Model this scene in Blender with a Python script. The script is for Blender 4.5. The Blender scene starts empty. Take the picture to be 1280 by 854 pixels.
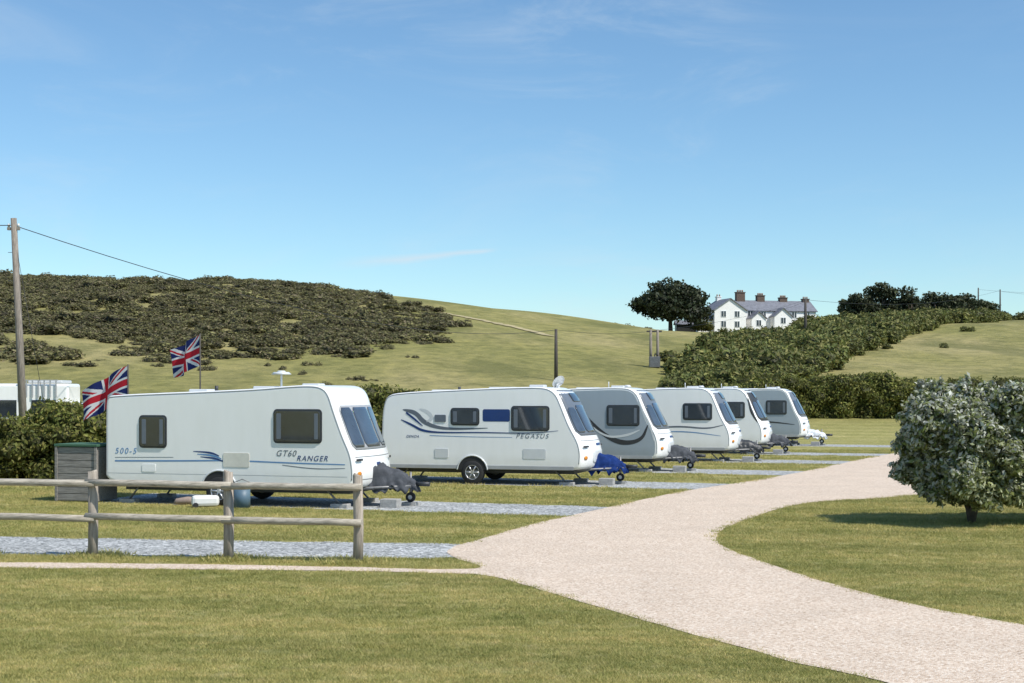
import bpy, math, random
import numpy as np
from mathutils import Vector, Matrix, noise as mnoise
random.seed(7); rng=np.random.default_rng(11)
scene=bpy.context.scene
scene.view_settings.view_transform='Standard'; scene.view_settings.look='None'; scene.view_settings.exposure=0
C=bpy.data.collections.new("place"); scene.collection.children.link(C)

# ---------------------------------------------------------------- helpers
def link(o,parent=None):
    C.objects.link(o)
    if parent is not None: o.parent=parent
    return o
def empty(name,loc=(0,0,0),rz=0,parent=None):
    e=bpy.data.objects.new(name,None); e.location=loc; e.rotation_euler=(0,0,rz); e.empty_display_size=.3
    return link(e,parent)
def mesh_obj(name,verts,faces,mat=None,parent=None,smooth=False,loc=(0,0,0),rot=(0,0,0)):
    me=bpy.data.meshes.new(name); me.from_pydata([tuple(map(float,v)) for v in verts],[],[tuple(int(i) for i in f) for f in faces]); me.update()
    if smooth: me.polygons.foreach_set('use_smooth',[True]*len(me.polygons))
    if mat: me.materials.append(mat)
    o=bpy.data.objects.new(name,me); o.location=loc; o.rotation_euler=rot
    return link(o,parent)
def np_mesh(name,V,F,mat=None,cols=None,smooth=False):
    me=bpy.data.meshes.new(name); n=F.shape[1]
    me.vertices.add(len(V)); me.vertices.foreach_set('co',V.astype(np.float32).ravel())
    me.loops.add(F.size); me.loops.foreach_set('vertex_index',F.astype(np.int32).ravel())
    me.polygons.add(len(F)); me.polygons.foreach_set('loop_start',np.arange(0,F.size,n,dtype=np.int32))
    me.update(calc_edges=True); me.validate()
    if cols is not None:
        a=me.color_attributes.new('Col','FLOAT_COLOR','POINT')
        c=np.ones((len(V),4),np.float32); c[:,:3]=cols; a.data.foreach_set('color',c.ravel())
    if smooth: me.polygons.foreach_set('use_smooth',[True]*len(me.polygons))
    if mat: me.materials.append(mat)
    return me
def bevel(o,w=.01,s=2):
    m=o.modifiers.new('bev','BEVEL'); m.width=w; m.segments=s; m.limit_method='ANGLE'; return o
def box(name,x0,x1,y0,y1,z0,z1,mat,parent=None,bw=0):
    v=[(x0,y0,z0),(x1,y0,z0),(x1,y1,z0),(x0,y1,z0),(x0,y0,z1),(x1,y0,z1),(x1,y1,z1),(x0,y1,z1)]
    f=[(0,3,2,1),(4,5,6,7),(0,1,5,4),(1,2,6,5),(2,3,7,6),(3,0,4,7)]
    o=mesh_obj(name,v,f,mat,parent)
    if bw: bevel(o,bw)
    return o
def tube(name,pts,rad,mat,parent=None,n=10,cap=True,wob=0):
    pts=[Vector(p) for p in pts]; k=len(pts)
    if not hasattr(rad,'__len__'): rad=[rad]*k
    V=[];F=[]
    up0=None
    for i,p in enumerate(pts):
        d=(pts[min(i+1,k-1)]-pts[max(i-1,0)]).normalized()
        if up0 is None or abs(up0.dot(d))>.98: up0=Vector((0,0,1)) if abs(d.z)<.9 else Vector((1,0,0))
        a=d.cross(up0).normalized(); b=a.cross(d).normalized(); up0=b
        for j in range(n):
            t=2*math.pi*j/n; r=rad[i]*(1+wob*random.uniform(-1,1))
            V.append(p+a*(math.cos(t)*r)+b*(math.sin(t)*r))
    for i in range(k-1):
        for j in range(n):
            F.append((i*n+j,i*n+(j+1)%n,(i+1)*n+(j+1)%n,(i+1)*n+j))
    if cap: F.append(tuple(range(n-1,-1,-1))); F.append(tuple(range((k-1)*n,k*n)))
    o=mesh_obj(name,V,F,mat,parent)
    for p in o.data.polygons: p.use_smooth=len(p.vertices)==4
    return o
def cyl(name,c,r,h,axis,mat,parent=None,n=24,r2=None):
    c=Vector(c); a=Vector(axis).normalized()*h/2
    return tube(name,[c-a,c+a],[r,r if r2 is None else r2],mat,parent,n=n)
def chaikin(p,it=2,closed=True,q=.25):
    p=np.array(p,float)
    for _ in range(it):
        nx=np.roll(p,-1,0) if closed else p[1:]
        a=p if closed else p[:-1]
        r=np.empty((len(a)*2,p.shape[1])); r[0::2]=a*(1-q)+nx*q; r[1::2]=a*q+nx*(1-q)
        if not closed: r=np.vstack([p[:1],r,p[-1:]])
        p=r
    return p
def in_poly(px,py,poly):
    inside=np.zeros(px.shape,bool); n=len(poly); j=n-1
    for i in range(n):
        xi,yi=poly[i]; xj,yj=poly[j]
        c=((yi>py)!=(yj>py))&(px<(xj-xi)*(py-yi)/(yj-yi+1e-12)+xi)
        inside^=c; j=i
    return inside

# ---------------------------------------------------------------- materials
def new_mat(name):
    m=bpy.data.materials.new(name); m.use_nodes=True; nt=m.node_tree; nt.nodes.clear()
    out=nt.nodes.new('ShaderNodeOutputMaterial'); return m,nt,out
def N(nt,t,**kw):
    n=nt.nodes.new(t)
    for k,v in kw.items():
        if k in n.inputs: n.inputs[k].default_value=v
        else: setattr(n,k,v)
    return n
def ramp(nt,fac,stops):
    r=nt.nodes.new('ShaderNodeValToRGB'); e=r.color_ramp.elements
    while len(e)<len(stops): e.new(.5)
    for i,(p,c) in enumerate(stops):
        e[i].position=p; e[i].color=(*c,1) if len(c)==3 else c
    nt.links.new(fac,r.inputs[0]); return r.outputs[0]
def mixc(nt,fac,a,b,bt='MIX'):
    m=nt.nodes.new('ShaderNodeMix'); m.data_type='RGBA'; m.blend_type=bt
    L=nt.links
    for s,v in ((m.inputs[0],fac),(m.inputs[6],a),(m.inputs[7],b)):
        if isinstance(v,bpy.types.NodeSocket): L.new(v,s)
        else: s.default_value=v if not isinstance(v,tuple) else (*v,1)
    return m.outputs[2]
def mat(name,col,rough=.5,metal=0,var=.12,vs=3,bump=0,bs=40,coat=0,spec=.5):
    m,nt,out=new_mat(name); L=nt.links
    b=N(nt,'ShaderNodeBsdfPrincipled',Roughness=rough,Metallic=metal); L.new(b.outputs[0],out.inputs[0])
    b.inputs['Coat Weight'].default_value=coat; b.inputs['Specular IOR Level'].default_value=spec
    tc=N(nt,'ShaderNodeTexCoord'); n=N(nt,'ShaderNodeTexNoise',Scale=vs,Detail=6,Roughness=.65); L.new(tc.outputs['Object'],n.inputs['Vector'])
    d=tuple(c*(1-var) for c in col); l=tuple(min(1,c*(1+var)) for c in col)
    L.new(ramp(nt,n.outputs[0],[(.3,d),(.7,l)]),b.inputs['Base Color'])
    if bump:
        n2=N(nt,'ShaderNodeTexNoise',Scale=bs,Detail=4); L.new(tc.outputs['Object'],n2.inputs['Vector'])
        bp=N(nt,'ShaderNodeBump',Strength=bump,Distance=.02); L.new(n2.outputs[0],bp.inputs['Height']); L.new(bp.outputs[0],b.inputs['Normal'])
    return m
def gelcoat(name,col,rough=.3,metal=0):
    """painted caravan wall: faint road dirt low down and barely visible rain streaks"""
    m,nt,out=new_mat(name); L=nt.links
    b=N(nt,'ShaderNodeBsdfPrincipled',Roughness=rough,Metallic=metal); L.new(b.outputs[0],out.inputs[0]); b.inputs['Coat Weight'].default_value=.4; b.inputs['Coat Roughness'].default_value=.08
    tc=N(nt,'ShaderNodeTexCoord'); O=tc.outputs['Object']
    mp=N(nt,'ShaderNodeMapping'); mp.inputs['Scale'].default_value=(3,3,.7); L.new(O,mp.inputs[0])
    n=N(nt,'ShaderNodeTexNoise',Scale=1.2,Detail=7,Roughness=.6); L.new(mp.outputs[0],n.inputs['Vector'])
    c=mixc(nt,1.0,col,ramp(nt,n.outputs[0],[(.3,(.965,.965,.955)),(.6,(1,1,1))]),'MULTIPLY')
    s=N(nt,'ShaderNodeSeparateXYZ'); L.new(O,s.inputs[0]); n2=N(nt,'ShaderNodeTexNoise',Scale=4,Detail=6); L.new(O,n2.inputs['Vector'])
    mr=N(nt,'ShaderNodeMapRange'); mr.inputs[1].default_value=.85; mr.inputs[2].default_value=.4; L.new(s.outputs[2],mr.inputs[0])
    mu=nt.nodes.new('ShaderNodeMath'); mu.operation='MULTIPLY'; L.new(mr.outputs[0],mu.inputs[0]); L.new(n2.outputs[0],mu.inputs[1])
    c=mixc(nt,mu.outputs[0],c,(col[0]*.68,col[1]*.66,col[2]*.60))
    L.new(c,b.inputs['Base Color']); return m
def foliage_mat(name,trans=.25,rough=.6):
    m,nt,out=new_mat(name); L=nt.links
    a=N(nt,'ShaderNodeVertexColor',layer_name='Col')
    oi=N(nt,'ShaderNodeObjectInfo'); hv=N(nt,'ShaderNodeHueSaturation'); L.new(a.outputs[0],hv.inputs['Color'])
    mr=N(nt,'ShaderNodeMapRange'); L.new(oi.outputs['Random'],mr.inputs[0]); mr.inputs[3].default_value=.78; mr.inputs[4].default_value=1.28; L.new(mr.outputs[0],hv.inputs['Value'])
    b=N(nt,'ShaderNodeBsdfPrincipled',Roughness=rough); b.inputs['Specular IOR Level'].default_value=.3
    t=N(nt,'ShaderNodeBsdfTranslucent'); mx=N(nt,'ShaderNodeMixShader'); mx.inputs[0].default_value=trans
    L.new(hv.outputs[0],b.inputs['Base Color']); L.new(hv.outputs[0],t.inputs[0]); L.new(b.outputs[0],mx.inputs[1]); L.new(t.outputs[0],mx.inputs[2]); L.new(mx.outputs[0],out.inputs[0])
    return m
M_fol=foliage_mat('foliage'); M_shr=foliage_mat('shrub_foliage',.38)
def grass_colour(nt):
    L=nt.links; g=N(nt,'ShaderNodeNewGeometry'); P=g.outputs['Position']
    n1=N(nt,'ShaderNodeTexNoise',Scale=.35,Detail=6,Roughness=.6); L.new(P,n1.inputs['Vector'])
    n2=N(nt,'ShaderNodeTexNoise',Scale=3.2,Detail=8,Roughness=.7); L.new(P,n2.inputs['Vector'])
    c1=ramp(nt,n1.outputs[0],[(.3,(.33,.325,.11)),(.5,(.42,.385,.15)),(.72,(.53,.465,.22))])
    c2=ramp(nt,n2.outputs[0],[(.3,(.24,.255,.07)),(.52,(.41,.38,.14)),(.72,(.64,.54,.30))])
    c=mixc(nt,.55,c1,c2)
    # mowing bands
    w=N(nt,'ShaderNodeTexWave',Scale=.12,Distortion=4.0,Detail=3); w.bands_direction='Y'; w.inputs['Detail Scale'].default_value=.35
    mp=N(nt,'ShaderNodeMapping'); mp.inputs['Rotation'].default_value=(0,0,.16); mp.inputs['Location'].default_value=(0,2.2,0); L.new(P,mp.inputs[0]); L.new(mp.outputs[0],w.inputs['Vector'])
    c=mixc(nt,.6,c,ramp(nt,w.outputs[0],[(.1,(.74,.78,.68)),(.5,(1,1,1)),(.9,(1.08,1.05,1.05))]),'MULTIPLY')
    # streaks left by the mower
    mp2=N(nt,'ShaderNodeMapping'); mp2.inputs['Rotation'].default_value=(0,0,.16); mp2.inputs['Scale'].default_value=(.45,3.6,1); L.new(P,mp2.inputs[0])
    n5=N(nt,'ShaderNodeTexNoise',Scale=1.6,Detail=7,Roughness=.65,Distortion=.4); L.new(mp2.outputs[0],n5.inputs['Vector'])
    c=mixc(nt,.85,c,ramp(nt,n5.outputs[0],[(.32,(.70,.76,.68)),(.5,(1,1,1)),(.68,(1.22,1.16,1.22))]),'MULTIPLY')
    return c,P,L
def ground_mat():
    m,nt,out=new_mat('ground_grass'); c,P,L=grass_colour(nt)
    b=N(nt,'ShaderNodeBsdfPrincipled',Roughness=.85); b.inputs['Specular IOR Level'].default_value=.15; L.new(b.outputs[0],out.inputs[0])
    n3=N(nt,'ShaderNodeTexNoise',Scale=38,Detail=6,Roughness=.75); L.new(P,n3.inputs['Vector'])
    lawn=mixc(nt,.75,c,ramp(nt,n3.outputs[0],[(.3,(.5,.53,.4)),(.5,(.87,.87,.82)),(.7,(1.15,1.1,1.05))]),'MULTIPLY')
    # hill meadow
    h1=N(nt,'ShaderNodeTexNoise',Scale=.035,Detail=8,Roughness=.62); mp=N(nt,'ShaderNodeMapping'); mp.inputs['Scale'].default_value=(1,.45,1); L.new(P,mp.inputs[0]); L.new(mp.outputs[0],h1.inputs['Vector'])
    h2=N(nt,'ShaderNodeTexNoise',Scale=.55,Detail=9,Roughness=.72); L.new(P,h2.inputs['Vector'])
    ca=ramp(nt,h1.outputs[0],[(.32,(.19,.195,.06)),(.46,(.27,.25,.09)),(.60,(.345,.30,.135)),(.74,(.225,.215,.07))])
    cb=ramp(nt,h2.outputs[0],[(.3,(.42,.46,.36)),(.5,(.95,.95,.95)),(.68,(1.35,1.28,1.2))])
    hill=mixc(nt,.85,ca,cb,'MULTIPLY')
    h3=N(nt,'ShaderNodeTexNoise',Scale=.09,Detail=9,Roughness=.68); L.new(mp.outputs[0],h3.inputs['Vector'])
    hill=mixc(nt,ramp(nt,h3.outputs[0],[(.51,(0,0,0)),(.62,(.65,.65,.65))]),hill,(.13,.135,.045))
    sx=N(nt,'ShaderNodeSeparateXYZ'); L.new(P,sx.inputs[0]); mr=N(nt,'ShaderNodeMapRange'); mr.inputs[1].default_value=80; mr.inputs[2].default_value=100; L.new(sx.outputs[1],mr.inputs[0])
    L.new(mixc(nt,mr.outputs[0],lawn,hill),b.inputs['Base Color'])
    bp=N(nt,'ShaderNodeBump',Strength=.6,Distance=.03); L.new(n3.outputs[0],bp.inputs['Height'])
    bp2=N(nt,'ShaderNodeBump',Strength=.8,Distance=.5); L.new(h2.outputs[0],bp2.inputs['Height']); L.new(bp.outputs[0],bp2.inputs['Normal'])
    L.new(bp2.outputs[0],b.inputs['Normal']); return m
def blade_mat():
    m,nt,out=new_mat('grass_blade'); c,P,L=grass_colour(nt)
    oi=N(nt,'ShaderNodeObjectInfo'); c=mixc(nt,.8,c,ramp(nt,oi.outputs['Random'],[(0,(.8,.92,.7)),(.5,(1.1,1.08,1.0)),(1,(1.5,1.35,1.4))]),'MULTIPLY')
    b=N(nt,'ShaderNodeBsdfPrincipled',Roughness=.55); b.inputs['Specular IOR Level'].default_value=.3
    t=N(nt,'ShaderNodeBsdfTranslucent'); mx=N(nt,'ShaderNodeMixShader'); mx.inputs[0].default_value=.35
    L.new(c,b.inputs['Base Color']); L.new(c,t.inputs[0]); L.new(b.outputs[0],mx.inputs[1]); L.new(t.outputs[0],mx.inputs[2]); L.new(mx.outputs[0],out.inputs[0]); return m
def gravel_mat(name,stops,scale,bump,patch=(.85,1.08)):
    m,nt,out=new_mat(name); L=nt.links; g=N(nt,'ShaderNodeNewGeometry'); P=g.outputs['Position']
    b=N(nt,'ShaderNodeBsdfPrincipled',Roughness=.85); b.inputs['Specular IOR Level'].default_value=.2; L.new(b.outputs[0],out.inputs[0])
    v=N(nt,'ShaderNodeTexVoronoi',Scale=scale); L.new(P,v.inputs['Vector'])
    sp=N(nt,'ShaderNodeSeparateColor'); L.new(v.outputs['Color'],sp.inputs[0])
    c=ramp(nt,sp.outputs[0],stops)
    n=N(nt,'ShaderNodeTexNoise',Scale=.8,Detail=7,Roughness=.65); L.new(P,n.inputs['Vector'])
    c=mixc(nt,1.0,c,ramp(nt,n.outputs[0],[(.3,(patch[0],)*3),(.7,(patch[1],)*3)]),'MULTIPLY')
    L.new(c,b.inputs['Base Color'])
    bp=N(nt,'ShaderNodeBump',Strength=bump,Distance=.012); L.new(v.outputs['Distance'],bp.inputs['Height']); bp.invert=True; L.new(bp.outputs[0],b.inputs['Normal']); return m
M_ground=ground_mat(); M_blade=blade_mat()
M_path=gravel_mat('resin_path',[(0,(.36,.26,.18)),(.25,(.60,.47,.36)),(.7,(.72,.59,.46)),(1,(.84,.75,.64))],55,.5,(.86,1.0))
M_grav=gravel_mat('grey_gravel',[(0,(.15,.155,.155)),(.4,(.32,.33,.32)),(.8,(.48,.49,.48)),(1,(.70,.70,.69))],22,.9,(.8,1.1))
M_white=gelcoat('gelcoat_white',(.90,.90,.885),.25)
M_cream=gelcoat('gelcoat_cream',(.875,.875,.85),.27)
M_silver=gelcoat('gelcoat_silver',(.36,.41,.46),.3,.15)
M_pale=mat('gelcoat_pale_grey',(.64,.66,.67),.3,.05,var=.04,coat=.3)
M_tankw=mat('white_plastic',(.75,.75,.73),.4,var=.08)
M_trim=mat('grey_trim',(.36,.37,.38),.45,var=.1)
M_dark=mat('dark_plastic',(.035,.037,.04),.5,var=.2)
M_black=mat('rubber',(.022,.022,.023),.75,var=.2)
M_under=mat('chassis_steel',(.20,.20,.20),.5,.6,var=.25,vs=8)
M_alloy=mat('alloy',(.6,.6,.62),.3,.7,var=.1)
M_navy=mat('navy_vinyl',(.015,.045,.17),.35,var=.1)
M_blue=mat('mid_blue_vinyl',(.12,.26,.48),.35,var=.1)
M_grey=mat('grey_vinyl',(.13,.15,.18),.35,var=.1)
M_amber=mat('amber_lens',(.7,.25,.02),.25)
M_blockc=mat('concrete',(.36,.35,.33),.9,var=.25,vs=12,bump=.5)
M_coverG=mat('cover_grey_cloth',(.075,.08,.09),.9,var=.3,vs=5,bump=.6,bs=12,spec=.15)
M_coverB=mat('cover_blue_cloth',(.008,.03,.14),.85,var=.3,vs=5,bump=.6,bs=12,spec=.2)
M_seam=mat('seam',(.22,.22,.22),.6)
def glass_mat(name,col,rough=.06):
    return mat(name,col,rough,0,var=.35,vs=1.3,coat=.6,spec=.8)
M_glass=glass_mat('tinted_window',(.030,.037,.045)); M_fglass=glass_mat('front_window',(.055,.07,.09),.08)
def wood_mat(name,c0,c1,axis):
    m,nt,out=new_mat(name); L=nt.links; tc=N(nt,'ShaderNodeTexCoord'); mp=N(nt,'ShaderNodeMapping'); s=[14,14,14]; s[axis]=1.2; mp.inputs['Scale'].default_value=s; L.new(tc.outputs['Object'],mp.inputs[0])
    n=N(nt,'ShaderNodeTexNoise',Scale=2.2,Detail=8,Roughness=.7); L.new(mp.outputs[0],n.inputs['Vector'])
    b=N(nt,'ShaderNodeBsdfPrincipled',Roughness=.85); b.inputs['Specular IOR Level'].default_value=.2; L.new(b.outputs[0],out.inputs[0])
    L.new(ramp(nt,n.outputs[0],[(.3,c0),(.62,c1)]),b.inputs['Base Color'])
    bp=N(nt,'ShaderNodeBump',Strength=.6,Distance=.01); L.new(n.outputs[0],bp.inputs['Height']); L.new(bp.outputs[0],b.inputs['Normal']); return m
M_postw=wood_mat('weathered_wood_post',(.19,.16,.13),(.46,.40,.33),2)
M_railw=wood_mat('weathered_wood_rail',(.20,.18,.145),(.50,.45,.37),0)
M_pole=wood_mat('pole_wood',(.12,.10,.085),(.32,.28,.235),2)
M_poled=wood_mat('pole_wood_dark',(.05,.045,.04),(.11,.10,.09),2)
M_bark=mat('bark',(.10,.08,.06),.9,var=.35,vs=8,bump=.6)
M_wire=mat('cable',(.03,.03,.03),.6)

# ---------------------------------------------------------------- terrain
def terrain(X,Y):
    X=np.asarray(X,float); Y=np.asarray(Y,float)
    Yr=np.interp(X,[-100,0,40,120],[260,260,300,330])
    Zr=.93*np.interp(X,[-400,-200,-94,-42,-23,0,23,44,60,76,119,250,500],[29,27,24.2,22.6,20.6,17.4,15.0,14.9,16.0,17.4,18.6,20,22])
    t=np.clip((Y-76)/(Yr-76),0,1); f=np.sin(np.pi/2*t)**1.4
    b=np.clip((Y-Yr-15)/450,0,1); b=b*b*(3-2*b)
    und=(np.sin(X*.09+1.3)*np.cos(Y*.05+X*.02)*.45+np.sin(X*.21+Y*.13)*.16)*np.clip(t*2.2,0,1)
    return Zr*f*(1-1.15*b)+und*(1-b)
def tz(x,y): return float(terrain(x,y))
def axis_pts(segs):
    r=[]
    for a,b,s in segs: r+=list(np.arange(a,b,s))
    return np.array(r+[segs[-1][1]])
gx=axis_pts([(-2500,-500,200),(-500,-140,20),(-140,160,2.5),(160,500,20),(500,2500,200)])
gy=axis_pts([(-120,70,10),(70,380,2.5),(380,900,20),(900,3500,200)])
XX,YY=np.meshgrid(gx,gy); ZZ=terrain(XX,YY)
V=np.stack([XX.ravel(),YY.ravel(),ZZ.ravel()],1); nx=len(gx); ny=len(gy)
ii=(np.arange(ny-1)[:,None]*nx+np.arange(nx-1)[None,:]).ravel(); F=np.stack([ii,ii+1,ii+nx+1,ii+nx],1)
link(bpy.data.objects.new('ground',np_mesh('ground',V,F,M_ground,smooth=True)))

# ---------------------------------------------------------------- paths and gravel pitches
path_pts=[(6.5,7.5),(4.74,9.8),(3.34,12.63),(2.74,13.52),(2.15,14.68),(1.45,16.1),(.61,17.99),(0,19.34),(-.4,20.05),(-.91,20.2),(-2.77,20.5),(-7.5,20.8),(-14,21.0),(-22,21.3),
 (-22,22.0),(-14,21.75),(-7.74,21.5),(-4.05,21.15),(-2.25,20.85),(-1.16,20.62),(-.5,20.6),(-.45,21.0),(-.8,21.8),(-1.05,22.6),(-1.0,23.7),(-.56,24.7),(.31,27.5),(.98,28.9),(1.63,30.4),(3.04,33.7),(4.58,37),(6.56,40.2),
 (9.09,44.9),(11.6,50.25),(14.5,56.4),(17.9,62.5),(25.6,72.6),(37,82),(41,76),(33,66),(24,55),(17,45),(11.7,37.3),(9.47,34.6),(7.97,33.7),(6.5,32.6),(5.05,29.4),(4.0,26.9),(3.57,25.1),(3.47,23.7),(3.71,22),
 (4.11,19.76),(4.62,17.85),(5.2,16.5),(5.66,15.7),(6.84,14.1),(9.5,11),(11,7.5)]
path=chaikin(path_pts,3)
path=np.array([(x+.04*mnoise.noise(Vector((x*2.3,y*2.3,0))),y+.08*mnoise.noise(Vector((x*2.1,y*2.1,5)))) for x,y in path])
from mathutils.geometry import tessellate_polygon
def sheet(name,poly,z,m):
    vs=[Vector((p[0],p[1],z)) for p in poly]; tri=tessellate_polygon([vs])
    F=[]
    for t in tri:
        a,b,c=[vs[i] for i in t]
        F.append(t if (b-a).cross(c-a).z>0 else t[::-1])
    return mesh_obj(name,vs,F,m)
sheet('gravel_path',path,.008,M_path)
ANG=math.radians(-16); ca,sa=math.cos(ANG),math.sin(ANG)
def loc2w(o,x,y): return (o[0]+x*ca-y*sa, o[1]+x*sa+y*ca)
cars=[dict(o=(-3.15,32.2),L=6.15,s=1),dict(o=(2.15,39.6),L=5.75,s=2),dict(o=(4.9,46.0),L=5.9,s=3),dict(o=(8.15,52.4),L=5.9,s=4),dict(o=(10.4,58.6),L=5.9,s=5),dict(o=(13.8,67.4),L=5.8,s=6)]
pitches=[[(-22,26.8),(-9.1,25.26),(-1.08,24.1),(-.3,23.9),(-.3,21.9),(-.9,22.0),(-8,22.3),(-22,23.9)]]
fx=[6.2,5.0,5.0,5.0,5.4,5.0]
for c,f in zip(cars,fx):
    q=[loc2w(c['o'],f,-1.6),loc2w(c['o'],f,.9),loc2w(c['o'],-c['L']-.6,2.0),loc2w(c['o'],-c['L']-.6,-1.0)]
    pitches.append(q)
for q in pitches:
    p=[]
    for i in range(len(q)):
        a=np.array(q[i]); b=np.array(q[(i+1)%len(q)]); k=max(2,int(np.linalg.norm(b-a)/.2))
        for j in range(k):
            r=a+(b-a)*j/k; p.append((r[0]+.05*mnoise.noise(Vector((r[0]*3,r[1]*3,0))),r[1]+.2*mnoise.noise(Vector((r[0]*1.9,r[1]*1.9,3)))+.08*mnoise.noise(Vector((r[0]*6,r[1]*6,3)))))
    sheet('gravel_pitch',p,.004,M_grav)
# worn track over the hill
tr=[(-17,190),(-10,189),(-3,183),(3.5,170),(4,165)]
tr=chaikin(tr,5,closed=False); V=[];F=[]
for i,(x,y) in enumerate(tr):
    d=tr[min(i+1,len(tr)-1)]-tr[max(i-1,0)]; d/=np.linalg.norm(d); w=max(.15,1.1+1.3*mnoise.noise(Vector((x*.7,y*.7,0)))+.6*mnoise.noise(Vector((x*2.7,y*2.7,0))))*math.sin(math.pi*(i+.4)/(len(tr)+.4))**.5+.05
    for s in (-1,1):
        px,py=x-d[1]*w*s,y+d[0]*w*s; V.append((px,py,tz(px,py)+.09))
    if i: F.append((2*i-2,2*i-1,2*i+1,2*i))
mesh_obj('hill_track',V,F,mat('worn_earth',(.38,.32,.17),.95,var=.25,vs=.8))

# ---------------------------------------------------------------- lawn blades
def clump_mesh():
    V=[];F=[]
    for i in range(46):
        a=random.uniform(0,6.28); r=.13*math.sqrt(random.random()); x,y=r*math.cos(a),r*math.sin(a)
        h=random.uniform(.012,.032); t=random.uniform(0,6.28); w=.0038; l=h*random.uniform(.4,1.4); b=random.uniform(0,6.28)
        k=len(V); V+=[(x-w*math.cos(t),y-w*math.sin(t),0),(x+w*math.cos(t),y+w*math.sin(t),0),(x+l*math.cos(b),y+l*math.sin(b),h)]; F.append((k,k+1,k+2))
    return V,F
cv,cf=clump_mesh()
def scatter_grass():
    P=[]
    for y0,y1,den,sc in ((8,16,150,1.),(16,24,100,1.15),(24,36,45,1.5),(36,62,10,2.2)):
        w=.46*y1+2; n=int((y1-y0)*2*w*den); x=rng.uniform(-w,w,n); y=rng.uniform(y0,y1,n)
        k=np.abs(x)<.46*y+2; x=x[k];y=y[k]; k=~in_poly(x+rng.normal(0,.02,len(x)),y+rng.normal(0,.02,len(x)),path); x=x[k];y=y[k]
        for q in pitches: k=~in_poly(x+rng.normal(0,.05,len(x)),y+rng.normal(0,.06,len(x)),q); x=x[k];y=y[k]
        P.append(np.stack([x,y,sc*rng.uniform(.7,1.25,len(x))],1))
    for px_,py_ in ((-12.9,23.0),(-10.7,22.75),(-8.6,22.5),(-6.56,22.25),(-4.36,21.85),(-2.33,21.5)):
        n=26; P.append(np.stack([px_+rng.normal(0,.13,n),py_+rng.normal(0,.1,n),rng.uniform(1.8,3.6,n)],1))
    n=260; fx_=rng.uniform(-13,-2.2,n); P.append(np.stack([fx_,np.interp(fx_,[-13,-2.2],[22.95,21.5])+rng.normal(0,.1,n),rng.uniform(1.2,2.2,n)],1))
    n=200; P.append(np.stack([rng.uniform(7.8,13,n),27.8+rng.normal(0,.35,n),rng.uniform(1.5,3.5,n)],1))
    return np.vstack(P)
P=scatter_grass(); n=len(P); th=rng.uniform(0,2*np.pi,n); hs=P[:,2]/2
V=np.zeros((n,4,3))
for j in range(4):
    V[:,j,0]=P[:,0]+hs*math.sqrt(2)*np.cos(th+j*np.pi/2); V[:,j,1]=P[:,1]+hs*math.sqrt(2)*np.sin(th+j*np.pi/2); V[:,j,2]=.001
g=bpy.data.objects.new('grass',np_mesh('grass',V.reshape(-1,3),np.arange(n*4).reshape(n,4))); link(g)
g.instance_type='FACES'; g.use_instance_faces_scale=True; g.show_instancer_for_render=False; g.show_instancer_for_viewport=False
mesh_obj('grass_clump',cv,cf,M_blade,g)

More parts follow.
